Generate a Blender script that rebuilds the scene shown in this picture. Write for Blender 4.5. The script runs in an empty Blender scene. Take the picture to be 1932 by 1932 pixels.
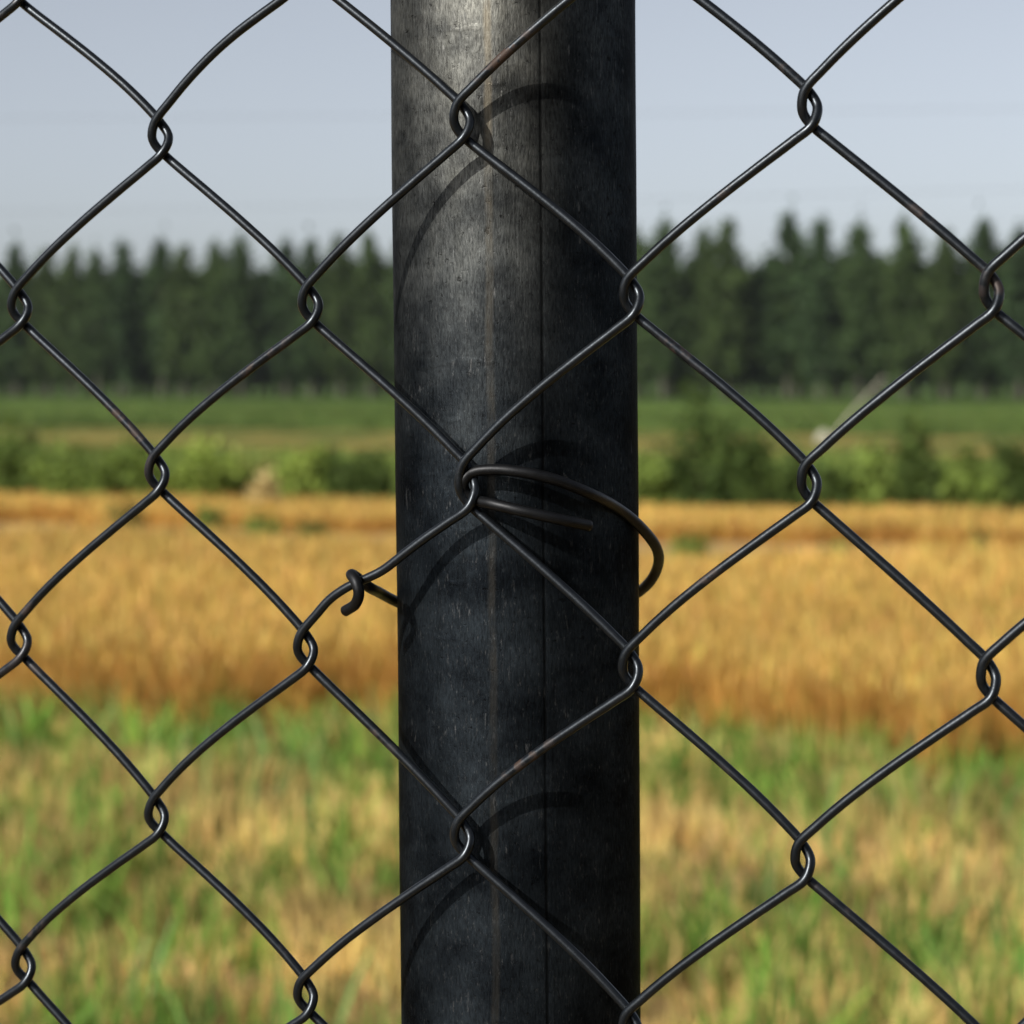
import bpy, math, random
import numpy as np
from mathutils import Vector, Matrix

R = math.radians
random.seed(7)
rng = np.random.default_rng(11)
SC = bpy.context.scene
COL = SC.collection

# ------------------------------------------------------------------ camera
LENS, SENSOR, PX = 85.0, 36.0, 1932.0          # PX: width of the measuring grid
F = PX * LENS / SENSOR
YAW, PITCH, CAM_H = R(20.8), math.atan(251.0 / F), 1.5
VH = Vector((-math.sin(YAW), math.cos(YAW), 0))
RIGHT = Vector((math.cos(YAW), math.sin(YAW), 0))
FWD = VH * math.cos(PITCH) - Vector((0, 0, 1)) * math.sin(PITCH)
UP = RIGHT.cross(FWD)
POST_R, POST_Y = 0.024, 0.0279
AXIS_D = 0.478                                  # horizontal distance camera - post axis
CAM = Vector((0, POST_Y, 0)) - VH * AXIS_D - RIGHT * (10 / F * AXIS_D)
CAM.z = CAM_H
cam_data = bpy.data.cameras.new('camera')
cam_data.lens, cam_data.sensor_width = LENS, SENSOR
cam_data.clip_start, cam_data.clip_end = 0.02, 6000
cam_data.dof.use_dof = True
cam_data.dof.focus_distance = 0.449
cam_data.dof.aperture_fstop = 28.0
cam = bpy.data.objects.new('camera', cam_data)
COL.objects.link(cam)
cam.matrix_world = Matrix((RIGHT, UP, -FWD)).transposed().to_4x4()
cam.location = CAM
SC.camera = cam

# ------------------------------------------------------------------ sky, sun, exposure
SUN_EL, SUN_SIDE = R(30), R(48)                 # elevation, angle left of straight behind the camera
sdir_h = (-VH) * math.cos(SUN_SIDE) + (-RIGHT) * math.sin(SUN_SIDE)
SUN_DIR = sdir_h * math.cos(SUN_EL) + Vector((0, 0, 1)) * math.sin(SUN_EL)
world = bpy.data.worlds.new('World')
SC.world = world
world.use_nodes = True
wn, wl = world.node_tree.nodes, world.node_tree.links
wn.clear()
wo = wn.new('ShaderNodeOutputWorld')
bg = wn.new('ShaderNodeBackground')
sky = wn.new('ShaderNodeTexSky')
sky.sky_type = 'NISHITA'
sky.sun_disc = False
sky.sun_elevation = SUN_EL
sky.sun_rotation = math.atan2(SUN_DIR.x, SUN_DIR.y)
sky.altitude = 50
sky.air_density, sky.dust_density, sky.ozone_density = 0.7, 1.5, 2.0
bg.inputs['Strength'].default_value = 0.130
hs = wn.new('ShaderNodeHueSaturation')            # milky summer air: the whole sky a little greyer
hs.inputs['Saturation'].default_value = 0.40
wl.new(sky.outputs[0], hs.inputs['Color'])
wl.new(hs.outputs[0], bg.inputs[0])
wl.new(bg.outputs[0], wo.inputs[0])
sun_data = bpy.data.lights.new('sun', 'SUN')
sun_data.energy, sun_data.angle, sun_data.color = 5.0, R(0.53), (1.0, 0.94, 0.85)
sun = bpy.data.objects.new('sun', sun_data)
COL.objects.link(sun)
sun.rotation_euler = SUN_DIR.to_track_quat('Z', 'Y').to_euler()
sun.location = (-3, -8, 9)
SC.view_settings.view_transform = 'Standard'
SC.view_settings.look = 'None'
SC.view_settings.exposure = -0.07
SC.view_settings.gamma = 1.0
SC.render.engine = 'CYCLES'
SC.cycles.use_denoising = True
SC.cycles.max_bounces = 4
SC.cycles.volume_bounces = 0

# ------------------------------------------------------------------ helpers
def ray(px, py):
    return (FWD + RIGHT * ((px - PX / 2) / F) - UP * ((py - PX / 2) / F))

def on_fence(px, py, y=0.0):
    d = ray(px, py)
    return CAM + d * ((y - CAM.y) / d.y)

def at_depth(px, py, z):
    return CAM + ray(px, py) * z

def on_ground(px, py, z=0.0):
    d = ray(px, py)
    return CAM + d * ((z - CAM.z) / d.z)

def gy(py, px=966):
    return on_ground(px, py).y

def tag(o, label=None, cat=None, group=None, kind=None):
    if label: o['label'] = label
    if cat: o['category'] = cat
    if group: o['group'] = group
    if kind: o['kind'] = kind
    return o

def link(name, me, parent=None):
    o = bpy.data.objects.new(name, me)
    COL.objects.link(o)
    if parent: o.parent = parent
    return o

def empty(name, loc, rz=0.0):
    o = link(name, None)
    o.location = loc
    o.rotation_euler = (0, 0, rz)
    o.empty_display_size = 0.05
    return o

def mesh(name, verts, faces, mats, smooth=False, col=None, uv=None, attr=None):
    me = bpy.data.meshes.new(name)
    verts = np.asarray(verts, dtype=np.float32)
    if isinstance(faces, np.ndarray):
        n, k = faces.shape
        me.vertices.add(len(verts)); me.vertices.foreach_set('co', verts.ravel())
        me.loops.add(n * k); me.loops.foreach_set('vertex_index', faces.astype(np.int32).ravel())
        me.polygons.add(n); me.polygons.foreach_set('loop_start', np.arange(0, n * k, k, dtype=np.int32))
        me.update(calc_edges=True)
        me.validate()
    else:
        me.from_pydata(verts.tolist(), [], faces)
        me.update()
    for m in (mats if isinstance(mats, (list, tuple)) else [mats]):
        me.materials.append(m)
    if smooth:
        me.polygons.foreach_set('use_smooth', [True] * len(me.polygons))
    if col is not None:
        a = me.color_attributes.new('tint', 'FLOAT_COLOR', 'POINT')
        c4 = np.ones((len(verts), 4), dtype=np.float32); c4[:, :3] = col
        a.data.foreach_set('color', c4.ravel())
    if attr is not None:
        for nm, vals in attr.items():
            a = me.attributes.new(nm, 'FLOAT', 'POINT')
            a.data.foreach_set('value', np.asarray(vals, dtype=np.float32))
    return me

def catmull(pts, step):
    """centripetal Catmull-Rom through pts, about one sample per `step` metres"""
    P = [np.array(p, dtype=float) for p in pts]
    P = [2 * P[0] - P[1]] + P + [2 * P[-1] - P[-2]]
    out = []
    for i in range(1, len(P) - 2):
        p0, p1, p2, p3 = P[i - 1:i + 3]
        t0 = 0.0
        t1 = t0 + max(np.linalg.norm(p1 - p0), 1e-9) ** 0.5
        t2 = t1 + max(np.linalg.norm(p2 - p1), 1e-9) ** 0.5
        t3 = t2 + max(np.linalg.norm(p3 - p2), 1e-9) ** 0.5
        n = max(4, int(np.linalg.norm(p2 - p1) / step))
        for t in np.linspace(t1, t2, n, endpoint=False):
            a1 = (t1 - t) / (t1 - t0) * p0 + (t - t0) / (t1 - t0) * p1
            a2 = (t2 - t) / (t2 - t1) * p1 + (t - t1) / (t2 - t1) * p2
            a3 = (t3 - t) / (t3 - t2) * p2 + (t - t2) / (t3 - t2) * p3
            b1 = (t2 - t) / (t2 - t0) * a1 + (t - t0) / (t2 - t0) * a2
            b2 = (t3 - t) / (t3 - t1) * a2 + (t - t1) / (t3 - t1) * a3
            out.append((t2 - t) / (t2 - t1) * b1 + (t - t1) / (t2 - t1) * b2)
    out.append(P[-2])
    return np.array(out)

def sweep(path, rad, sides, wob=0.0, seed=0):
    """tube along a path with parallel-transport frames, ends closed and rounded"""
    path = np.asarray(path, dtype=float)
    n = len(path)
    r = np.full(n, rad, dtype=float) if np.isscalar(rad) else np.asarray(rad, dtype=float)
    if wob:
        g = np.random.default_rng(seed)
        w = np.interp(np.arange(n), np.arange(0, n + 6, 6), g.normal(0, wob, len(np.arange(0, n + 6, 6))))
        r = r * (1 + w)
    tan = np.gradient(path, axis=0)
    tan /= np.linalg.norm(tan, axis=1)[:, None]
    u = np.cross(tan[0], [0.13, 0.9, 0.31]); u /= np.linalg.norm(u)
    ang = np.linspace(0, 2 * math.pi, sides, endpoint=False)
    V = []
    for i in range(n):
        u = u - tan[i] * np.dot(u, tan[i]); u /= np.linalg.norm(u)
        v = np.cross(tan[i], u)
        V.append(path[i] + r[i] * (np.cos(ang)[:, None] * u + np.sin(ang)[:, None] * v))
    V = np.concatenate(V)
    faces = []
    for i in range(n - 1):
        for k in range(sides):
            a, b = i * sides + k, i * sides + (k + 1) % sides
            faces.append((a, b, b + sides, a + sides))
    nv = len(V)
    V = np.concatenate([V, [path[0] - tan[0] * r[0] * 0.6], [path[-1] + tan[-1] * r[-1] * 0.6]])
    for k in range(sides):
        faces.append((nv, (k + 1) % sides, k))
        e = (n - 1) * sides
        faces.append((nv + 1, e + k, e + (k + 1) % sides))
    return V, faces

# ------------------------------------------------------------------ materials
class Mat:
    def __init__(s, name):
        s.m = bpy.data.materials.new(name); s.m.use_nodes = True
        s.n, s.l = s.m.node_tree.nodes, s.m.node_tree.links
        s.b = s.n['Principled BSDF']
    def node(s, t, **kw):
        x = s.n.new(t)
        for k, v in kw.items():
            if k in x.inputs: x.inputs[k].default_value = v
            else: setattr(x, k, v)
        return x
    def link(s, a, b): s.l.new(a, b)
    def math(s, op, a, b=0.0, c=None, clamp=False):
        x = s.n.new('ShaderNodeMath'); x.operation = op; x.use_clamp = clamp
        for i, v in enumerate((a, b, c)):
            if v is None: continue
            if hasattr(v, 'links'): s.link(v, x.inputs[i])
            else: x.inputs[i].default_value = v
        return x.outputs[0]
    def mix(s, f, a, b, bt='MIX'):
        x = s.n.new('ShaderNodeMix'); x.data_type = 'RGBA'; x.blend_type = bt
        for i, v in zip((0, 6, 7), (f, a, b)):
            if hasattr(v, 'links'): s.link(v, x.inputs[i])
            else: x.inputs[i].default_value = v if i == 0 else (*v, 1)
        return x.outputs[2]
    def noise(s, vec, scale, detail=3, rough=0.55, **kw):
        x = s.node('ShaderNodeTexNoise'); x.inputs['Scale'].default_value = scale
        x.inputs['Detail'].default_value = detail; x.inputs['Roughness'].default_value = rough
        if vec is not None: s.link(vec, x.inputs['Vector'])
        return x.outputs['Fac']
    def mapping(s, vec, sc=(1, 1, 1), loc=(0, 0, 0)):
        x = s.node('ShaderNodeMapping'); x.inputs['Scale'].default_value = sc; x.inputs['Location'].default_value = loc
        s.link(vec, x.inputs['Vector']); return x.outputs[0]
    def ramp(s, f, a, b, lo=0.0, hi=1.0):
        x = s.node('ShaderNodeMapRange'); x.clamp = True
        s.link(f, x.inputs[0])
        for i, v in zip((1, 2, 3, 4), (a, b, lo, hi)): x.inputs[i].default_value = v
        return x.outputs[0]

def foliage_mat(name, rough=0.75, spec=0.15, trans=0.25):
    M = Mat(name)
    a = M.node('ShaderNodeAttribute', attribute_name='tint')
    M.link(a.outputs['Color'], M.b.inputs['Base Color'])
    M.b.inputs['Roughness'].default_value = rough
    M.b.inputs['Specular IOR Level'].default_value = spec
    tr = M.node('ShaderNodeBsdfTranslucent'); M.link(a.outputs['Color'], tr.inputs[0])
    mx = M.node('ShaderNodeMixShader'); mx.inputs[0].default_value = trans
    M.link(M.b.outputs[0], mx.inputs[1]); M.link(tr.outputs[0], mx.inputs[2])
    M.link(mx.outputs[0], M.n['Material Output'].inputs[0])
    return M.m

def wire_mat(name, base, rust_amt, rough):
    M = Mat(name)
    tc = M.node('ShaderNodeTexCoord').outputs['Object']
    n1 = M.noise(tc, 38, 3)
    n2 = M.noise(tc, 420, 3)
    n3 = M.noise(tc, 1500, 2)
    rust = M.math('MULTIPLY', M.ramp(n1, 0.62 - rust_amt, 0.72 - rust_amt), M.ramp(n2, 0.45, 0.58))
    c = M.mix(M.ramp(n2, 0.35, 0.7), base, [x * 1.2 for x in base])
    c = M.mix(M.math('MULTIPLY', rust, 0.85), c, (0.040, 0.0165, 0.006))
    M.link(c, M.b.inputs['Base Color'])
    M.link(M.ramp(rust, 0, 1, 0.85, 0.1), M.b.inputs['Metallic'])
    rr = M.math('ADD', M.ramp(n2, 0.3, 0.7, rough - 0.03, rough + 0.05), M.math('MULTIPLY', rust, 0.3), clamp=True)
    M.link(rr, M.b.inputs['Roughness'])
    bp = M.node('ShaderNodeBump'); bp.inputs['Strength'].default_value = 0.10; bp.inputs['Distance'].default_value = 0.0002
    M.link(M.math('ADD', n3, M.math('MULTIPLY', n2, 1.5)), bp.inputs['Height'])
    M.link(bp.outputs[0], M.b.inputs['Normal'])
    return M.m

MAT_WIRE = wire_mat('weathered wire', (0.031, 0.036, 0.042), 0.035, 0.32)
MAT_TIE = wire_mat('tie wire', (0.020, 0.021, 0.023), -0.2, 0.46)

SEAM = math.asin(48 / 232)                     # angle of the weld, right of the line to the camera
def post_mat():
    M = Mat('weathered steel post')
    au = M.node('ShaderNodeAttribute', attribute_name='arc').outputs['Fac']      # metres round the tube
    av = M.node('ShaderNodeAttribute', attribute_name='rise').outputs['Fac']     # metres up the tube
    cb = M.node('ShaderNodeCombineXYZ'); M.link(au, cb.inputs[0]); M.link(av, cb.inputs[1])
    vec = cb.outputs[0]
    streak = M.noise(M.mapping(vec, (1, 0.20, 1)), 2400, 4, 0.72)
    streak2 = M.noise(M.mapping(vec, (1, 0.05, 1), (3, 1, 0)), 330, 4, 0.6)
    blot = M.noise(vec, 70, 5, 0.62)
    speck = M.noise(M.mapping(vec, (1, 0.30, 1)), 2000, 3, 0.75)
    pit = M.noise(vec, 520, 4, 0.75)
    # light falloff painted into the colour: pale upper stretch, dark below, ragged boundary
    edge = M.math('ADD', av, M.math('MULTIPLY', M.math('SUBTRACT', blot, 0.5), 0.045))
    lit_top = M.math('POWER', M.ramp(edge, 1.475, 1.60), 1.7)
    side = M.ramp(M.math('ADD', au, M.math('MULTIPLY', M.math('SUBTRACT', blot, 0.5), 0.008)), 0.002, 0.011, 1.0, 0.13)   # shade painted in: the side past the weld kept darker
    lit_top = M.math('MULTIPLY', lit_top, side)
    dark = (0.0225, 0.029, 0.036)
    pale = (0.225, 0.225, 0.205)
    c = M.mix(lit_top, dark, pale)
    c = M.mix(M.ramp(streak, 0.36, 0.58), M.mix(0.62, c, (0.004, 0.004, 0.005)), c)
    c = M.mix(M.math('MULTIPLY', M.ramp(streak2, 0.5, 0.8), 0.45), c, (0.20, 0.19, 0.165), 'SOFT_LIGHT')
    c = M.mix(M.math('MULTIPLY', M.ramp(pit, 0.60, 0.68), 0.75), c, (0.004, 0.004, 0.004))
    c = M.mix(M.math('MULTIPLY', M.ramp(speck, 0.60, 0.72), M.ramp(lit_top, 0, 1, 0.30, 0.7)), c, (0.17, 0.18, 0.185))
    c = M.mix(1.0, c, M.mix(M.ramp(blot, 0.34, 0.64), (0.45, 0.46, 0.48), (1.45, 1.45, 1.42)), 'MULTIPLY')
    fle = M.math('MULTIPLY', M.ramp(M.noise(M.mapping(vec, (1, 0.22, 1), (5, 2, 0)), 900, 4, 0.8), 0.58, 0.66), M.ramp(M.noise(vec, 190, 3), 0.45, 0.6))
    c = M.mix(M.math('MULTIPLY', fle, 0.7), c, M.mix(lit_top, (0.11, 0.115, 0.12), (0.36, 0.36, 0.34)))
    # run-off stain: a thin tan line
    wig = M.math('MULTIPLY', M.math('SUBTRACT', M.noise(M.mapping(vec, (0.02, 1, 1)), 60, 2), 0.5), 0.0012)
    dl = M.math('ABSOLUTE', M.math('ADD', M.math('SUBTRACT', au, -0.0049), wig))
    stain = M.math('MULTIPLY', M.ramp(dl, 0.0004, 0.0010, 1, 0), M.ramp(M.noise(M.mapping(vec, (1, .3, 1)), 240, 4), 0.33, 0.6))
    c = M.mix(M.math('MULTIPLY', stain, 0.5), c, M.mix(lit_top, (0.060, 0.056, 0.048), (0.34, 0.29, 0.20)))
    # dark line along the weld groove
    sd = M.math('ABSOLUTE', M.math('ADD', M.math('SUBTRACT', au, SEAM * POST_R), M.math('MULTIPLY', wig, 0.25)))
    seam = M.math('MULTIPLY', M.ramp(sd, 0.00018, 0.00045, 1, 0), M.ramp(M.noise(M.mapping(vec, (1, .25, 1)), 420, 3), 0.25, 0.5, 0.45, 1.0))
    c = M.mix(M.math('MULTIPLY', seam, 0.7), c, (0.004, 0.004, 0.004))
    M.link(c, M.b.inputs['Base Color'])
    M.b.inputs['Metallic'].default_value = 0.88
    M.b.inputs['Specular IOR Level'].default_value = 0.16
    M.b.inputs['Specular Tint'].default_value = (0.25, 0.26, 0.28, 1)
    rg = M.math('ADD', M.ramp(streak, 0.3, 0.7, 0.46, 0.37), M.math('MULTIPLY', M.ramp(blot, 0.3, 0.7), 0.09))
    M.link(rg, M.b.inputs['Roughness'])
    bp = M.node('ShaderNodeBump'); bp.inputs['Strength'].default_value = 0.30; bp.inputs['Distance'].default_value = 0.00035
    h = M.math('ADD', streak, M.math('MULTIPLY', streak2, 1.2))
    h = M.math('SUBTRACT', h, M.math('MULTIPLY', M.ramp(pit, 0.60, 0.72), 0.35))
    # drawing rings: faint scuffs round the tube
    rings = M.math('FRACT', M.math('ADD', M.math('MULTIPLY', av, 96), M.math('MULTIPLY', M.noise(M.mapping(vec, (1, 1, 1)), 160, 2), 0.45)))
    ring = M.math('MULTIPLY', M.ramp(M.math('ABSOLUTE', M.math('SUBTRACT', rings, 0.5)), 0.02, 0.07, 1, 0), M.ramp(M.noise(vec, 130, 2), 0.5, 0.7))
    h = M.math('ADD', h, M.math('MULTIPLY', ring, 0.35))
    M.link(h, bp.inputs['Height'])
    M.link(bp.outputs[0], M.b.inputs['Normal'])
    return M.m
MAT_POST = post_mat()

def plain(name, col, rough=0.7, metal=0.0, nscale=8, namp=0.3):
    M = Mat(name)
    tc = M.node('ShaderNodeTexCoord').outputs['Object']
    f = M.noise(tc, nscale, 4)
    c = M.mix(f, [x * (1 - namp) for x in col], [min(1, x * (1 + namp)) for x in col])
    M.link(c, M.b.inputs['Base Color'])
    M.b.inputs['Roughness'].default_value = rough
    M.b.inputs['Metallic'].default_value = metal
    M.b.inputs['Specular IOR Level'].default_value = 0.25
    return M.m

MAT_GRASS = foliage_mat('meadow blades')
MAT_STRAW = foliage_mat('ripe straw', 0.7, 0.2, 0.2)
MAT_LEAF = foliage_mat('shrub leaves', 0.7, 0.15, 0.25)
MAT_CROWN = foliage_mat('tree leaves', 0.75, 0.12, 0.2)
MAT_BARK = plain('bark', (0.15, 0.135, 0.11), 0.85, nscale=3)
MAT_STEM = plain('woody stem', (0.10, 0.08, 0.05), 0.85)

# ------------------------------------------------------------------ ground
Y_WEED, Y_PATH, Y_HEDGE = gy(1400), gy(1120), gy(976)
Y_PATH2 = gy(1012)
Y_YEL0, Y_YEL1, Y_GRN1, Y_TREES = gy(868), gy(814), gy(768), gy(751)

def ground():
    M = Mat('field soil and stubble')
    tc = M.node('ShaderNodeTexCoord').outputs['Object']
    sp = M.node('ShaderNodeSeparateXYZ'); M.link(tc, sp.inputs[0])
    big = M.noise(tc, 0.35, 4)
    fine = M.noise(tc, 9, 5, 0.7)
    y = M.math('ADD', sp.outputs[1], M.math('MULTIPLY', M.math('SUBTRACT', big, 0.5), 1.4))
    far = M.math('ADD', sp.outputs[1], M.math('MULTIPLY', M.math('SUBTRACT', M.noise(tc, 0.08, 3), 0.5), 10))
    soil = M.mix(fine, (0.15, 0.10, 0.045), (0.42, 0.29, 0.125))
    straw = M.mix(fine, (0.28, 0.15, 0.035), (0.46, 0.29, 0.08))
    path = M.mix(fine, (0.36, 0.235, 0.10), (0.50, 0.345, 0.155))
    green = M.mix(fine, (0.045, 0.085, 0.018), (0.10, 0.16, 0.035))
    yell = M.mix(fine, (0.26, 0.20, 0.055), (0.36, 0.27, 0.08))
    c = M.mix(M.ramp(y, Y_WEED - 0.3, Y_WEED + 0.3), soil, straw)
    c = M.mix(M.math('MULTIPLY', M.ramp(y, Y_PATH - 0.3, Y_PATH + 0.3), M.ramp(y, Y_PATH2 - 0.3, Y_PATH2 + 0.3, 1, 0)), c, path)
    c = M.mix(M.ramp(y, Y_HEDGE - 0.4, Y_HEDGE + 0.4), c, green)
    c = M.mix(M.math('MULTIPLY', M.ramp(far, Y_YEL0 - 2, Y_YEL0 + 2), M.ramp(M.noise(M.mapping(tc, (1, 0.35, 1)), 0.55, 4, 0.6), 0.40, 0.58, 1.0, 0.15)), c, yell)
    c = M.mix(M.ramp(far, Y_YEL1 - 3, Y_YEL1 + 3), c, green)
    M.link(c, M.b.inputs['Base Color'])
    M.b.inputs['Roughness'].default_value = 0.95
    M.b.inputs['Specular IOR Level'].default_value = 0.05
    bp = M.node('ShaderNodeBump'); bp.inputs['Strength'].default_value = 0.6; bp.inputs['Distance'].default_value = 0.04
    M.link(fine, bp.inputs['Height']); M.link(bp.outputs[0], M.b.inputs['Normal'])
    xs = np.array([-3000, -600, -200, -80, -40, -20, -10, -5, 0, 5, 10, 20, 40, 120, 600, 3000.])
    ys = np.array([-3000, -300, -60, -20, -8, -3, 0, 3, 6, 10, 15, 22, 30, 45, 70, 110, 180, 260, 500, 1200, 4000.])
    V = [(x, yy, 0) for yy in ys for x in xs]
    n = len(xs)
    Fc = [(j * n + i, j * n + i + 1, (j + 1) * n + i + 1, (j + 1) * n + i) for j in range(len(ys) - 1) for i in range(n - 1)]
    tag(link('ground', mesh('ground', V, Fc, M.m)), kind='structure')
ground()
def added_dark_road():  # added unseen road; its dark surface cuts the light thrown onto the post
    M = Mat('added dark asphalt')
    tc = M.node('ShaderNodeTexCoord').outputs['Object']
    f = M.noise(tc, 60, 4, 0.7)
    M.link(M.mix(f, (0.030, 0.030, 0.031), (0.065, 0.064, 0.062)), M.b.inputs['Base Color'])
    M.b.inputs['Roughness'].default_value = 0.85
    V = [(-400, -7.5, 0.004), (400, -7.5, 0.004), (400, -1.1, 0.004), (-400, -1.1, 0.004)]
    tag(link('added_dark_road', mesh('added_dark_road', V, [(0, 1, 2, 3)], M.m)), kind='structure')
added_dark_road()

# ------------------------------------------------------------------ fence knots (measured on the photograph, set on the fence plane)
KN = {0: [(34, -25), (38, 583), (37, 1212), (45, 1825)],
      1: [(303, 262), (297, 897), (296, 1543)],
      2: [(583, -72), (586, 578), (577, 1228), (577, 1882)],
      3: [(872, 230), (882, 922), (873, 1583)],
      4: [(1190, -130), (1192, 562), (1190, 1265), (1190, 1945)],
      5: [(1528, 205), (1527, 914), (1515, 1625)],
      6: [(1862, -180), (1871, 552), (1865, 1282), (1890, 2020)]}
cols = {}
for c, pts in KN.items():
    cols[c] = [[on_fence(x, y).x, on_fence(x, y).z, True] for x, y in pts]
PITCH_X = (cols[6][1][0] - cols[0][1][0]) / 6
PITCH_Z = 0.0665
PITCH_Z = np.mean([cols[c][i][1] - cols[c][i + 1][1] for c in cols for i in range(len(cols[c]) - 1)])
Z_TOP, Z_BOT = 1.93, 0.04
C0, C1 = -16, 22
for c in range(C0, C1 + 1):
    if c not in cols:
        near = 0 if c < 0 else 6
        src = near if (c - near) % 2 == 0 else (1 if c < 0 else 5)
        cols[c] = [[p[0] + (c - src) * PITCH_X, p[1], False] for p in cols[src]]
    L = cols[c]
    while L[0][1] + PITCH_Z < Z_TOP:
        L.insert(0, [L[0][0] + random.uniform(-.0008, .0008), L[0][1] + PITCH_Z, False])
    while L[-1][1] - PITCH_Z > Z_BOT:
        L.append([L[-1][0] + random.uniform(-.0008, .0008), L[-1][1] - PITCH_Z, False])

WIRE_R, HALF = 0.00090, 0.00100
fence = empty('chain_link_fence', (0, 0, 0))
tag(fence, 'diamond mesh fence of dark weathered wire in front of the field', 'fence')

BULGE = {}   # (wire, index) -> extra upward bulge in metres of the segment after the knot
def knot_pts(c, k, side):
    """the points of one wire in a knot: side -1 = this wire turns back at its left end, +1 at its right end"""
    x, z, seen = cols[c][k]
    w = 1.03 - 0.045 * min(max(c, 0), 6)
    k1 = (1.0 if (c, k) != MID else 1.35)
    top = (x - 0.0006, z + 0.0033 * k1)
    bot = (x + 0.0005, z - 0.0032 * (1 + (k1 - 1) * 0.3))
    if side < 0:
        return [(top[0], -HALF, top[1]), (x - 0.00160 * w, -0.0006, z + 0.0006), (x - 0.00135 * w, 0.0002, z - 0.0011), (bot[0], HALF, bot[1])]
    return [(top[0], HALF, top[1]), (x + 0.00140 * w, 0.0006, z + 0.0007), (x + 0.00160 * w, -0.0002, z - 0.0011), (bot[0], -HALF, bot[1])]

BUL = {(0, 'b', 1): 0}
def build_wire(c):
    ks = [(c, i, -1, p[1]) for i, p in enumerate(cols[c])] + [(c + 1, i, 1, p[1]) for i, p in enumerate(cols[c + 1])]
    ks.sort(key=lambda q: -q[3])
    # keep strictly alternating sides
    seq = [ks[0]]
    for q in ks[1:]:
        if q[2] != seq[-1][2]: seq.append(q)
    g = random.Random(c * 31 + 5)
    pts = []
    prev = None
    for q in seq:
        kp = [Vector(p) for p in knot_pts(q[0], q[1], q[2])]
        if prev is not None:
            a, b = prev, kp[0]
            slash = q[2] < 0                                  # arriving at a left turn: a '/' run, in front
            up = (0.0012 if slash else 0.00065) * (1.1 - 0.05 * min(max(c, 0), 6)) + g.uniform(-.0003, .0003)
            up = OVER.get((c, q[0], q[1]), up)
            if (c, q[0], q[1]) in VIA:
                pts += [on_fence(u, v, -HALF) for u, v in VIA[(c, q[0], q[1])]]
                pts += kp; prev = kp[-1]
                continue
            for t, f in ((0.09, 0.10), (0.28, 0.55), (0.5, 0.95), (0.72, 1.0), (0.89, 0.60)):
                m = a.lerp(b, t)
                d = (b - a); d.y = 0; d.normalize()
                nrm = Vector((-d.z, 0, d.x)); 
                if nrm.z < 0: nrm = -nrm
                pts.append(m + nrm * up * f)
        pts += kp
        prev = kp[-1]
    near = -3 <= c <= 9
    path = catmull(pts, 0.0011 if near else 0.004)
    V, Fc = sweep(path, WIRE_R, 12 if near else 6, 0.012, c + 50)
    me = mesh('wire', V, Fc, MAT_WIRE, smooth=True)
    link('wire', me, fence)

# runs whose bow differs from the usual, keyed by (wire, column and row of the knot they lead down to)
def row_of(c, px_i):
    x, z = on_fence(*KN[c][px_i]).x, on_fence(*KN[c][px_i]).z
    return min(range(len(cols[c])), key=lambda i: abs(cols[c][i][1] - z))
OVER = {(1, 1, row_of(1, 0)): 0.0018,
        }
VIA = {(1, 1, row_of(1, 0)): [(560, -24), (530, 0), (490, 29), (444, 64), (400, 103), (355, 150), (322, 190)],
       (2, 2, row_of(2, 2)): [(846, 985), (805, 1013), (765, 1043), (722, 1076), (690, 1092), (655, 1108), (622, 1131), (598, 1158)]}
MID = (3, row_of(3, 1))
for c in range(C0, C1):
    build_wire(c)

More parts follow.
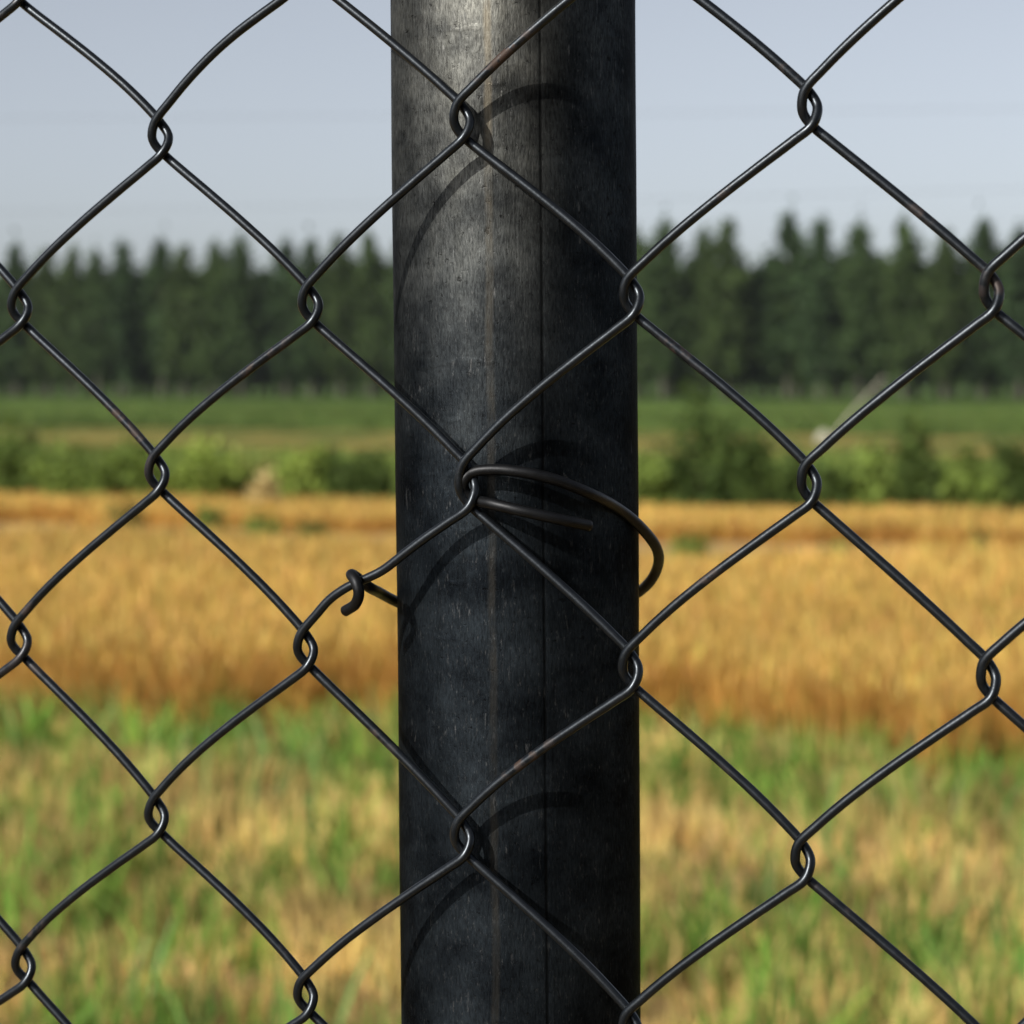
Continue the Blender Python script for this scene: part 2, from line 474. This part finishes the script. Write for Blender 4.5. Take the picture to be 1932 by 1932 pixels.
# ------------------------------------------------------------------ post
TOCAM = -VH
def post_axis(z):
    return Vector((0, POST_Y, z)) - RIGHT * ((z - 1.468) * 0.0083)
def build_post():
    p = empty('fence_post', (0, POST_Y, 0))
    tag(p, 'dark round steel pipe post with light painted into its paler top, behind the wire mesh', 'post')
    # profile angles: finer round the weld groove
    base = list(np.radians(np.arange(-180, 180, 5.0)))
    g0 = SEAM
    ang = sorted([a for a in base if abs(a - g0) > 0.05] + [g0 + d for d in (-0.045, -0.02, -0.010, 0, 0.010, 0.02, 0.045)])
    prof = []
    for a in ang:
        d = a - g0
        r = POST_R
        if abs(d) < 0.011: r -= 0.00015 * (1 - abs(d) / 0.011) ** 0.5
        elif abs(d) < 0.03: r -= 0.00002
        prof.append((a, r))
    zs = [-0.3, 0.0] + list(np.arange(0.1, 1.31, 0.1)) + list(np.arange(1.32, 1.62, 0.01)) + [1.65, 1.75, 1.85, 1.95, 1.955, 1.957]
    V, Fc, arc, rise = [], [], [], []
    n = len(prof)
    gr = random.Random(3)
    for j, z in enumerate(zs):
        c = post_axis(z)
        for i, (a, r) in enumerate(prof):
            rr = r if z < 1.952 else r - (z - 1.952) * 0.5
            rr += 0.00005 * math.sin(z * 41 + a * 3) + 0.00004 * math.sin(z * 97 - a * 2)
            v = c + (TOCAM * math.cos(a) + RIGHT * math.sin(a)) * rr
            V.append((v.x, v.y - POST_Y, v.z)); arc.append(a * POST_R); rise.append(z)
    for j in range(len(zs) - 1):
        for i in range(n):
            k = (i + 1) % n
            Fc.append((j * n + i, j * n + k, (j + 1) * n + k, (j + 1) * n + i))
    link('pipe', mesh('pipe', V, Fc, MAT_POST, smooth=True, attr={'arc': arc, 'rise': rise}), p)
    # domed cap on the open end, above the picture
    cv, cf, m = [], [], 24
    c = post_axis(1.95)
    for j, (rr, zz) in enumerate(((0.0255, 1.940), (0.0256, 1.957), (0.024, 1.963), (0.015, 1.969), (0.003, 1.971))):
        for i in range(m):
            a = 2 * math.pi * i / m
            cv.append((c.x + rr * math.cos(a), c.y - POST_Y + rr * math.sin(a), zz))
    for j in range(4):
        for i in range(m):
            k = (i + 1) % m
            cf.append((j * m + i, j * m + k, (j + 1) * m + k, (j + 1) * m + i))
    cf.append(tuple(4 * m + i for i in range(m)))
    link('cap', mesh('cap', cv, cf, plain('cap steel', (0.05, 0.05, 0.052), 0.5, 0.5, 40), smooth=True), p)
build_post()

# ------------------------------------------------------------------ tie wire
def build_tie():
    D = (post_axis(1.46) - CAM).dot(FWD)
    def surf(px, py, lift):
        """point on the tie in front of the pipe surface, lift metres off it"""
        cx = 979
        off = (px - cx) / F * D
        s = max(POST_R ** 2 - off ** 2, 0) ** 0.5
        return at_depth(px, py, D - s - lift)
    P = []
    # free end lying across the post, back to the knot
    P += [surf(1112, 992, 0.0075), surf(1060, 981, 0.0085), surf(985, 964, 0.0078), surf(930, 951, 0.0064)]
    P += [on_fence(893, 941, 0.0012), on_fence(876, 925, 0.0006), on_fence(876, 905, -0.0002)]
    P += [on_fence(892, 891, 0.0004), surf(925, 886, 0.0052), surf(980, 890, 0.0058), surf(1040, 903, 0.0062), surf(1110, 930, 0.0058)]
    P += [at_depth(1170, 962, D - 0.0150), at_depth(1213, 999, D - 0.0080), at_depth(1239, 1035, D - 0.0015),
          at_depth(1241, 1068, D + 0.006), at_depth(1222, 1102, D + 0.0125), at_depth(1180, 1130, D + 0.020)]
    P += [at_depth(1090, 1148, D + 0.0255), at_depth(978, 1158, D + 0.0275), at_depth(860, 1160, D + 0.0245), at_depth(790, 1152, D + 0.0165)]
    P += [at_depth(748, 1135, D + 0.008), at_depth(716, 1118, D - 0.001)]
    fz = lambda px, py: (on_fence(px, py) - CAM).dot(FWD)
    P += [at_depth(690, 1103, fz(690, 1103) + 0.0012), at_depth(671, 1088, fz(671, 1088) + 0.0002),
          at_depth(663, 1084, fz(663, 1084) - 0.0018), at_depth(672, 1098, fz(672, 1098) - 0.0036), at_depth(677, 1118, fz(677, 1118) - 0.0038),
          at_depth(671, 1139, fz(671, 1139) - 0.0026), at_depth(651, 1153, fz(651, 1153) - 0.0010)]
    path = catmull([tuple(p) for p in P], 0.0007)
    V, Fc = sweep(path, 0.00108, 14, 0.01, 9)
    o = empty('tie_wire', on_fence(880, 920))
    V = V - np.array(o.location)
    link('strand', mesh('strand', V, Fc, MAT_TIE, smooth=True), o)
    tag(o, 'thick black tie wire looped round the post and hooked on the mesh', 'wire')
build_tie()

# ------------------------------------------------------------------ blades
def blades(pos, h, w, lean, col, tipcol=None, seg=2, bend=0.35):
    """tapered bent blades; returns verts, quads, colours"""
    n = len(pos)
    az = rng.uniform(0, 2 * math.pi, n)
    la = rng.uniform(0, 2 * math.pi, n)
    side = np.stack([np.cos(az), np.sin(az), np.zeros(n)], 1)
    ldir = np.stack([np.cos(la), np.sin(la), np.zeros(n)], 1)
    rows, cols_ = [], []
    if tipcol is None: tipcol = col
    for s in range(seg + 1):
        t = s / seg
        c = pos + ldir * (lean * h * (t * (1 - bend) + t * t * bend * 2))[:, None] * 0.7
        c = c + np.stack([np.zeros(n), np.zeros(n), h * t * (1 - 0.25 * lean * t)], 1)
        ww = w * (1 - t * 0.82) * 0.5
        rows += [c - side * ww[:, None], c + side * ww[:, None]]
        k = col * (1 - t) + tipcol * t
        cols_ += [k, k]
    V = np.stack(rows, 1).reshape(-1, 3)
    C = np.stack(cols_, 1).reshape(-1, 3)
    m = 2 * (seg + 1)
    b = np.arange(n)[:, None] * m
    Fq = np.concatenate([b + np.array([2 * s, 2 * s + 1, 2 * s + 3, 2 * s + 2]) for s in range(seg)], 0)
    return V, Fq, C

def jit(base, n, a=0.25, hue=0.08):
    base = np.array(base)
    k = rng.uniform(1 - a, 1 + a, (n, 1))
    return np.clip(base * k * (1 + rng.normal(0, hue, (n, 3))), 0.002, 1)

def vnoise(x, y, s, seed):
    """cheap value noise 0..1"""
    g = np.random.default_rng(seed).random((64, 64))
    u, v = np.asarray(x) * s % 64, np.asarray(y) * s % 64
    i, j = np.floor(u).astype(int), np.floor(v).astype(int)
    fu, fv = u - i, v - j
    fu, fv = fu * fu * (3 - 2 * fu), fv * fv * (3 - 2 * fv)
    i1, j1 = (i + 1) % 64, (j + 1) % 64
    i, j = i % 64, j % 64
    return (g[i, j] * (1 - fu) + g[i1, j] * fu) * (1 - fv) + (g[i, j1] * (1 - fu) + g[i1, j1] * fu) * fv

def wedge(n, y0, y1, margin=0.5):
    """random ground points between two lines parallel to the fence, across the view and some way beyond"""
    y = np.sqrt(rng.uniform(y0 ** 2, y1 ** 2, n)) if y0 > 0 else rng.uniform(y0, y1, n)
    lo, hi = math.tan(-YAW - R(12)), math.tan(-YAW + R(12))
    dy = y - CAM.y
    xl, xr = CAM.x + lo * dy, CAM.x + hi * dy
    wd = (xr - xl) * margin
    x = rng.uniform(xl - wd, xr + wd)
    return x, y

def stuff(name, label, cat, V, Fq, C, m):
    o = link(name, mesh(name, V, Fq, m, col=C))
    tag(o, label, cat, kind='stuff')

# ripe wheat
def wheat(name, label, n, y0, y1, hgt, edge_seed):
    x, y = wedge(n, y0 - 0.9, y1 + 0.5)
    e = (vnoise(x, y * 0, 1.3, edge_seed) * 0.6 + vnoise(x, y, 4.0, edge_seed + 5) * 0.4 - 0.5) * 1.9
    keep = (y > y0 + e) & (y < y1 + e * 0.5)
    # thin spots
    keep &= rng.random(n) < 0.55 + 0.6 * vnoise(x, y, 0.7, edge_seed + 1)
    x, y = x[keep], y[keep]; n = len(x)
    h = hgt * rng.uniform(0.72, 1.12, n) * (0.82 + 0.36 * vnoise(x, y, 0.45, edge_seed + 2))
    pos = np.stack([x, y, np.zeros(n)], 1)
    patch = vnoise(x, y, 0.6, edge_seed + 3)[:, None]
    stem = jit((0.52, 0.26, 0.055), n) * (0.8 + 0.4 * patch)
    head = jit((0.64, 0.43, 0.115), n) * (0.8 + 0.35 * patch)
    s = 0.005 + 0.00036 * y
    V1, F1, C1_ = blades(pos, h, s, rng.uniform(0, 0.3, n), stem, stem * 0.6 + head * 0.4)
    # ears: plump blades starting near the top of the stems
    k = rng.random(n) < 0.75
    tp = V1.reshape(n, -1, 3)[:, -1][k] - np.array([0, 0, 0.015])
    V2, F2, C2 = blades(tp, rng.uniform(0.06, 0.10, k.sum()), (s * 1.5)[k], rng.uniform(0.0, 0.6, k.sum()), head[k])
    # broad dry leaves low down
    V3, F3, C3 = blades(pos[~k], h[~k] * 0.7, s[~k] * 2.2, rng.uniform(0.3, 1.0, (~k).sum()), stem[~k], head[~k] * 0.8)
    V = np.concatenate([V1, V2, V3])
    Fq = np.concatenate([F1, F2 + len(V1), F3 + len(V1) + len(V2)])
    C = np.concatenate([C1_, C2, C3])
    stuff(name, label, 'wheat', V, Fq, C, MAT_STRAW)
wheat('wheat_stand', 'ripe golden wheat standing just beyond the weedy strip', 120000, Y_WEED, Y_PATH, 0.36, 21)
wheat('wheat_stand', 'farther band of ripe golden wheat between bare strip and shrubs', 60000, Y_PATH2, Y_HEDGE - 0.2, 0.17, 31)

# foreground strip: dry grass and green weeds
def tufts(n, y0, y1, per, spread, margin=0.8):
    """points gathered in tufts: positions and the tuft each belongs to"""
    cx, cy = wedge(n, y0, y1, margin)
    k = np.repeat(np.arange(n), per)
    return cx[k] + rng.normal(0, spread, n * per), cy[k] + rng.normal(0, spread, n * per), k, cx, cy

def meadow():
    # stubble: upright straw in tufts with bare earth between
    n, per = 13000, 7
    x, y, k, cx, cy = tufts(n, 1.2, Y_WEED + 0.5, per, 0.022)
    m = len(x)
    th = rng.uniform(0.45, 1.25, n) * (0.5 + 0.9 * vnoise(cx, cy, 2.0, 43))
    tc = jit((0.80, 0.59, 0.21), n, 0.38, 0.07) * (0.5 + 0.85 * vnoise(cx, cy, 1.6, 45)[:, None])
    h = rng.uniform(0.06, 0.145, m) * th[k]
    dc = tc[k] * rng.uniform(0.8, 1.2, (m, 1))
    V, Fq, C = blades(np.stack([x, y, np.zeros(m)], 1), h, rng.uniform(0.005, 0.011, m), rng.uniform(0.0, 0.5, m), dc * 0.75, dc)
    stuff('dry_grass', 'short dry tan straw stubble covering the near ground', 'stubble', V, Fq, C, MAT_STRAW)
    # green sprouts
    n, per = 8500, 6
    x, y, k, cx, cy = tufts(n, 1.2, Y_WEED + 0.4, per, 0.03)
    g = vnoise(cx, cy, 0.9, 41) * 0.45 + vnoise(cx, cy, 3.4, 42) * 0.55
    band = np.clip(1 - np.abs(cy - (Y_WEED - 0.6)) / 1.0, 0, 1) * 0.30 * (vnoise(cx, cy * 0, 0.5, 44) + 0.5)
    near = np.clip((6.2 - cy) / 1.4, 0, 1) * 0.24
    keep = rng.random(n) < np.clip((g + band + near - 0.515) * 4.2, 0.07, 0.9)
    kk = keep[k]
    x, y, k = x[kk], y[kk], k[kk]
    m = len(x)
    th = rng.uniform(0.5, 1.25, n)
    tc = jit((0.18, 0.32, 0.055), n, 0.4, 0.10) * (0.5 + 0.9 * vnoise(cx, cy, 2.6, 47)[:, None])
    gc = tc[k] * rng.uniform(0.75, 1.25, (m, 1))
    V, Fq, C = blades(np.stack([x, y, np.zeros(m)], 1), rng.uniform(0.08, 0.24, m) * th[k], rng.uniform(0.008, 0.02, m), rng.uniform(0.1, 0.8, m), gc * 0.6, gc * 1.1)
    # broad upright leaves of self-sown maize standing above the rest
    k = 900
    bx, by = wedge(k, 3.0, Y_WEED + 0.2, 0.8)
    kk = vnoise(bx, by, 0.9, 48) + np.clip(1 - np.abs(by - Y_WEED + 0.5), 0, 1) * 0.35 > 0.55
    bp_ = np.stack([bx, by, np.zeros(k)], 1)[kk]; k = len(bp_)
    bc = jit((0.20, 0.34, 0.10), k, 0.35)
    V2, F2, C2 = blades(bp_, rng.uniform(0.16, 0.34, k), rng.uniform(0.016, 0.034, k), rng.uniform(0.1, 0.8, k), bc * 0.7, bc, 3)
    V, Fq, C = np.concatenate([V, V2]), np.concatenate([Fq, F2 + len(V)]), np.concatenate([C, C2])
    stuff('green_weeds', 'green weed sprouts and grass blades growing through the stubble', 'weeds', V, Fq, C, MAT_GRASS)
meadow()

# low green crop and verge between the shrubs and the trees
def far_green():
    n = 50000
    x, y = wedge(n, Y_HEDGE - 0.5, Y_YEL0, 0.35)
    h = rng.uniform(0.10, 0.26, n) * (0.5 + 1.6 * vnoise(x, y, 0.55, 53) ** 2)
    pos = np.stack([x, y, np.zeros(n)], 1)
    p = vnoise(x, y, 0.3, 51)[:, None]
    c = jit((0.20, 0.27, 0.06), n, 0.3) * (0.5 + 0.9 * p)
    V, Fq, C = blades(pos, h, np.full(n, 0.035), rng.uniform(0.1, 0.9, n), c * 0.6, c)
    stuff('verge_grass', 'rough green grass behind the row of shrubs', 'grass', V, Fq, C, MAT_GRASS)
    n = 60000
    x, y = wedge(n, Y_YEL1, Y_GRN1 + 5, 0.25)
    h = rng.uniform(0.08, 0.22, n)
    pos = np.stack([x, y, np.zeros(n)], 1)
    p = vnoise(x, y, 0.08, 52)[:, None]
    c = jit((0.125, 0.185, 0.045), n, 0.25) * (0.7 + 0.6 * p)
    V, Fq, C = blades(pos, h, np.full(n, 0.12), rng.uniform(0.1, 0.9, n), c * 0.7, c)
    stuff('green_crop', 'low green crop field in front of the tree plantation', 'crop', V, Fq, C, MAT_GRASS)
far_green()

# ------------------------------------------------------------------ leafy masses
def leaf_cloud(pts, size, col, flat=0.5):
    """one small leaf-shaped quad at each point, randomly turned"""
    n = len(pts)
    a = rng.normal(0, 1, (n, 3)); a /= np.linalg.norm(a, axis=1)[:, None]
    b = np.cross(a, rng.normal(0, 1, (n, 3))); b /= np.linalg.norm(b, axis=1)[:, None]
    s = size * rng.uniform(0.6, 1.3, n)
    A, B = a * s[:, None], b * (s * flat)[:, None]
    V = np.stack([pts - A, pts + B, pts + A, pts - B], 1).reshape(-1, 3)
    Fq = (np.arange(n)[:, None] * 4 + np.arange(4))
    return V, Fq, np.repeat(col, 4, 0)

def cone_tube(segs, sides=7):
    """several tapered limbs as one mesh: segs = list of (path, radii)"""
    V, Fc, o = [], [], 0
    for path, rad in segs:
        v, f = sweep(path, rad, sides)
        V.append(v); Fc += [tuple(i + o for i in q) for q in f]; o += len(v)
    return np.concatenate(V), Fc

def tree_meshes(seed, height, rmax, tint):
    g = np.random.default_rng(seed)
    segs = [(np.array([[0, 0, -0.2], [0.05 * g.normal(), 0.05 * g.normal(), height * 0.4], [0.1 * g.normal(), 0.1 * g.normal(), height * 0.95]]), [0.15, 0.10, 0.02])]
    pts, cc = [], []
    nb = 60
    for i in range(nb):
        t = 0.13 + 0.86 * ((i + g.uniform(-.4, .4)) / nb)
        a = g.uniform(0, 2 * math.pi)
        r = rmax * min(1, (1.02 - t) / 0.45) ** 0.95 * g.uniform(0.75, 1.25) + 0.08
        z0 = height * t
        rise = r * g.uniform(0.5, 1.0)
        d = np.array([math.cos(a), math.sin(a), 0])
        tip = d * r + np.array([0, 0, min(z0 + rise, height * 1.0)])
        b0 = np.array([0, 0, z0 - 0.1])
        segs.append((np.array([b0, (b0 + tip) / 2 - [0, 0, 0.08 * r], tip]), [0.035 * (1.1 - t), 0.022 * (1.1 - t), 0.008]))
        m = int(26 + 50 * (1 - t))
        s = g.uniform(0.15, 1.05, m)
        p = b0 + (tip - b0) * s[:, None] + g.normal(0, 0.16 + 0.10 * r, (m, 3)) * np.array([1, 1, 1.3])
        pts.append(p)
        k = g.uniform(0.7, 1.25)
        cc.append(np.tile(np.array(tint) * k, (m, 1)) * g.uniform(0.75, 1.25, (m, 1)))
    top = np.array([0, 0, height]) + g.normal(0, 1, (60, 3)) * np.array([0.14, 0.14, 0.55]) - [0, 0, 0.6]
    pts.append(top); cc.append(np.tile(np.array(tint), (60, 1)) * g.uniform(0.8, 1.2, (60, 1)))
    V, Fq, C = leaf_cloud(np.concatenate(pts), 0.21, np.concatenate(cc), 0.6)
    crown = mesh('crown', V, Fq, MAT_CROWN, col=C)
    tv, tf = cone_tube(segs, 6)
    trunk = mesh('trunk', tv, tf, MAT_BARK, smooth=True)
    return trunk, crown

TREES = [tree_meshes(100 + i, 10.0, 1.30, t) for i, t in enumerate(
    ((0.054, 0.091, 0.030), (0.044, 0.079, 0.027), (0.061, 0.098, 0.030), (0.047, 0.084, 0.032), (0.058, 0.091, 0.027)))]

def put_tree(x, y, h, label, group, v, wide=1.0):
    t = empty('plantation_tree', (x, y, 0), random.uniform(0, 6.28))
    s = h / 10.0
    t.scale = (s * wide, s * wide, s)
    tr, cr = TREES[v % len(TREES)]
    link('trunk', tr, t); link('crown', cr, t)
    tag(t, label, 'tree', group)

ORD = ['first', 'second', 'third', 'fourth', 'fifth', 'sixth', 'seventh', 'eighth', 'ninth', 'tenth', 'eleventh', 'twelfth', 'thirteenth', 'fourteenth']
def row_point(px, Y):
    d = ray(px, 740); t = (Y - CAM.y) / d.y
    return CAM.x + d.x * t, (d * t).length
def top_height(px, py, Y):
    d = ray(px, py); return CAM.z + d.z * (Y - CAM.y) / d.y
left_tips = [(22, 470), (80, 482), (138, 480), (200, 486), (238, 468), (303, 462), (364, 478), (420, 473), (460, 458), (535, 462), (594, 464), (648, 458), (703, 456)]
right_tips = [(1259, 430), (1318, 446), (1377, 430), (1478, 413), (1552, 427), (1626, 432), (1712, 430), (1786, 452), (1849, 424), (1925, 440)]
for i, (px, py) in enumerate(left_tips):
    x, _ = row_point(px, Y_TREES)
    put_tree(x, Y_TREES + random.uniform(-1.5, 1.2), top_height(px, py - 4, Y_TREES),
             'blurred dark green tree, %s from the left photo edge in the far front row' % ORD[i], 'front row of the tree plantation', i * 3 + 1)
for i, (px, py) in enumerate(right_tips):
    x, _ = row_point(px, Y_TREES)
    put_tree(x, Y_TREES + random.uniform(-1.5, 1.2), top_height(px, py - 4, Y_TREES),
             'blurred dark green tree, %s to the right of the post in the far front row' % ORD[i], 'front row of the tree plantation', i * 2)
for px in range(765, 1200, 72):
    x, _ = row_point(px, Y_TREES)
    put_tree(x, Y_TREES, top_height(px, 452 + random.uniform(-15, 12), Y_TREES), 'far plantation tree standing hidden behind the steel post', 'trees behind the post', px)
for px in list(range(-420, -20, 62)) + list(range(2000, 2500, 95)):
    x, _ = row_point(px, Y_TREES)
    put_tree(x, Y_TREES, 10 + random.uniform(-.8, .8), 'far plantation tree of the front row outside the photo edges', 'trees outside the picture', px)
for k in range(1, 6):
    Y = Y_TREES + 2.2 * k
    xa, xb = row_point(-300, Y)[0], row_point(2300, Y)[0]
    x = xa + random.uniform(0, 2)
    while x < xb:
        hh = {1: 9.7, 2: 10.2, 3: 10.5, 4: 10.8, 5: 11.0}[k] + random.uniform(-0.5, 0.4)
        # the wood stands a little taller towards the left end as measured
        put_tree(x, Y + random.uniform(-.6, .6), hh, 'plantation tree in the rows behind the far front row', 'inner rows of the tree plantation', random.randrange(50), 1.1)
        x += 2.7 + random.uniform(-.5, .5)

# ------------------------------------------------------------------ shrubs and weeds
def shrub(name, px, py, width_px, top_py, tint, label, cat, group, leaf=0.045, dens=1.0, Y=None):
    p = on_ground(px, py)
    dist = (p - CAM).dot(FWD)
    w = width_px / F * dist
    h = (py - top_py) / F * dist
    g = np.random.default_rng(int(px * 7 + py))
    o = empty(name, (p.x, p.y, 0))
    pts, cc, segs = [], [], []
    ns = max(6, int(10 * w / 0.6))
    nl = int(max(90, 300 * dens))
    for i in range(ns):
        a = g.uniform(0, 2 * math.pi)
        rr = w * 0.5 * math.sqrt(g.random())
        hh = 1.06 * h * (1 - 0.35 * (rr / (w * 0.5)) ** 2) * g.uniform(0.5, 1.12)
        tip = np.array([math.cos(a) * rr, math.sin(a) * rr * 0.6, hh])
        b = tip * np.array([0.35, 0.35, 0])
        segs.append((np.array([b - [0, 0, 0.02], (b + tip) / 2 + [0, 0, hh * 0.06], tip]), [0.010, 0.007, 0.002]))
        m = int(nl * g.uniform(0.7, 1.3) / 4)
        s = g.beta(1.6, 1.2, m)
        pp = b + (tip - b) * s[:, None] + g.normal(0, 1, (m, 3)) * np.array([0.16 * w / ns ** 0.5 + 0.04, 0.08, 0.05])
        pp[:, 2] = np.abs(pp[:, 2]) + 0.01
        pts.append(pp)
        cc.append(np.tile(np.array(tint) * g.uniform(0.7, 1.3), (m, 1)) * g.uniform(0.75, 1.25, (m, 1)))
    V, Fq, C = leaf_cloud(np.concatenate(pts), leaf, np.concatenate(cc), 0.55)
    link('foliage', mesh('foliage', V, Fq, MAT_LEAF, col=C), o)
    sv, sf = cone_tube(segs, 5)
    link('stem', mesh('stem', sv, sf, MAT_STEM, smooth=True), o)
    tag(o, label, cat, group)

DK, MD, BR, YG = (0.085, 0.13, 0.03), (0.19, 0.265, 0.055), (0.235, 0.31, 0.058), (0.35, 0.39, 0.10)
HG = 'row of shrubs beyond the wheat'
for px, py, w, top, t, lab in (
    (30, 926, 150, 808, (0.13, 0.19, 0.042), 'tall green blurred shrub beyond the wheat at the left photo edge'),
    (150, 930, 150, 850, MD, 'low mid green shrub next to the one at the left photo edge'),
    (265, 928, 130, 838, MD, 'mid green rounded shrub beyond the wheat, behind the second column of mesh knots'),
    (385, 930, 150, 845, BR, 'bright green low bush left of the pale dried clump'),
    (475, 926, 110, 858, YG, 'yellow green low plant directly behind the pale dried clump'),
    (575, 932, 110, 862, BR, 'bright green low bush just right of the pale dried clump'),
    (652, 934, 70, 838, DK, 'narrow dark upright bush, left one of two beside the post'),
    (712, 936, 60, 848, DK, 'narrow dark upright bush nearest the left side of the post'),
    (820, 936, 150, 850, MD, 'green shrub beyond the wheat hidden by the left half of the post'),
    (1010, 938, 170, 850, MD, 'green shrub beyond the wheat hidden by the middle of the post'),
    (1150, 942, 120, 850, MD, 'green shrub beyond the wheat hidden by the right half of the post'),
    (1235, 946, 90, 858, MD, 'mid green bush just right of the post'),
    (1350, 948, 170, 742, (0.060, 0.098, 0.022), 'tallest dark shrub right of the post beyond the wheat'),
    (1440, 950, 140, 850, DK, 'low dark bush on the right flank of the tallest shrub'),
    (1545, 952, 150, 872, DK, 'low dark bush midway between tallest shrub and upright shrub'),
    (1640, 953, 110, 862, MD, 'mid green bush left of the upright shrub near the right side'),
    (1735, 955, 90, 798, DK, 'upright narrow shrub near the right side of the photo'),
    (1830, 957, 140, 862, MD, 'mid green bush between the upright shrub and the right photo edge'),
    (1925, 958, 90, 815, DK, 'dark shrub cut by the right photo edge beyond the wheat')):
    shrub('shrub', px, py + 36, w * 1.12, top - 8, t, lab, 'shrub', HG, 0.055, 1.6)
shrub('dried_clump', 494, 976, 44, 872, (0.72, 0.58, 0.27), 'pale tan dried plant clump in front of the green bushes', 'plant', None, 0.045)

WG = 'weed clumps in the wheat'
for px, py, w, top, t, lab in (
    (235, 1012, 80, 948, DK, 'dark green weed clump in the wheat, largest on the left'),
    (400, 1010, 70, 962, MD, 'dull green weed clump in the wheat, second from the left'),
    (495, 1012, 50, 975, MD, 'faint small weed clump in the wheat, third from the left'),
    (590, 1024, 50, 985, DK, 'small green weed clump in the wheat nearest the left of the post'),
    (1300, 1060, 60, 1018, MD, 'faint green weed clump in the wheat nearest the right of the post'),
    (1580, 1082, 130, 1045, MD, 'wide low green weed patch in the wheat right of centre'),
    (1858, 1072, 46, 1008, DK, 'upright green weed in the wheat near the right photo edge')):
    shrub('weed_clump', px, py, w, top, t, lab, 'weeds', WG, 0.03)

# ------------------------------------------------------------------ leaning pale stake, overhead cables
def stake():
    b = on_ground(1552, 838)
    dist = (b - CAM).dot(FWD)
    t = at_depth(1668, 712, dist)
    o = empty('leaning_stake', b)
    m = Mat('bleached wood'); m.b.inputs['Base Color'].default_value = (0.40, 0.38, 0.30, 1); m.b.inputs['Roughness'].default_value = 0.8
    v, f = sweep(np.array([(0, 0, -0.1), tuple((t - b) * 0.5), tuple(t - b)]), [0.035, 0.032, 0.028], 8)
    link('pole', mesh('pole', v, f, m.m, smooth=True), o)
    v, f = sweep(np.array([(-0.12, 0, 0.02), (-0.04, 0, 0.16), (0.04, 0, 0.22), (0.1, 0, 0.16), (0.16, 0, 0.02)]), [0.08, 0.12, 0.13, 0.11, 0.07], 8)
    link('footing', mesh('footing', v, f, m.m, smooth=True), o)
    tag(o, 'pale pole leaning to the right in the field right of the post', 'pole')
stake()


def cable(py_left, py_right, Y, rad, label):
    pts = []
    for px, py in ((-1500, py_left - (py_right - py_left) * 0.78), (0, py_left), (966, (py_left + py_right) / 2 + 3), (1932, py_right), (4200, py_right + (py_right - py_left) * 1.17)):
        d = ray(px, py)
        pts.append(tuple(CAM + d * ((Y - CAM.y) / d.y)))
    o = empty('overhead_cable', pts[2])
    v, f = sweep(catmull(pts, 6.0), rad, 6)
    link('conductor', mesh('conductor', v - np.array(o.location), f, plain('cable', (0.03, 0.03, 0.03), 0.7)), o)
    tag(o, label, 'cable', 'overhead cables')
cable(223, 205, 60, 0.0045, 'faint thin overhead cable crossing the sky, the upper one')
cable(400, 357, 60, 0.0045, 'faint thin overhead cable just above the treetops, the lower one')

# unseen trees added behind the camera to keep sky light off the post
for i in range(9):
    put_tree(3.2 + 3.4 * i, -9.0 + random.uniform(-.4, .4), 9.0 + random.uniform(-.8, .8), 'added unseen tree behind the camera, dimming the right side of the post', 'added light-blocking trees behind the camera', i, 1.5)

# ------------------------------------------------------------------ summer haze over the fields
def haze():
    x0, x1, y0, y1, z0, z1 = -700, 700, -320, 420, -1.0, 14.0
    V = [(x, y, z) for z in (z0, z1) for y in (y0, y1) for x in (x0, x1)]
    Fc = [(0, 2, 3, 1), (4, 5, 7, 6), (0, 1, 5, 4), (2, 6, 7, 3), (0, 4, 6, 2), (1, 3, 7, 5)]
    m = bpy.data.materials.new('haze'); m.use_nodes = True
    n = m.node_tree.nodes; n.remove(n['Principled BSDF'])
    v = n.new('ShaderNodeVolumePrincipled')
    v.inputs['Color'].default_value = (0.86, 0.91, 1.0, 1)
    v.inputs['Density'].default_value = 0.00012
    m.node_tree.links.new(v.outputs[0], n['Material Output'].inputs['Volume'])
    tag(link('haze', mesh('haze', V, Fc, m)), kind='stuff')
haze()
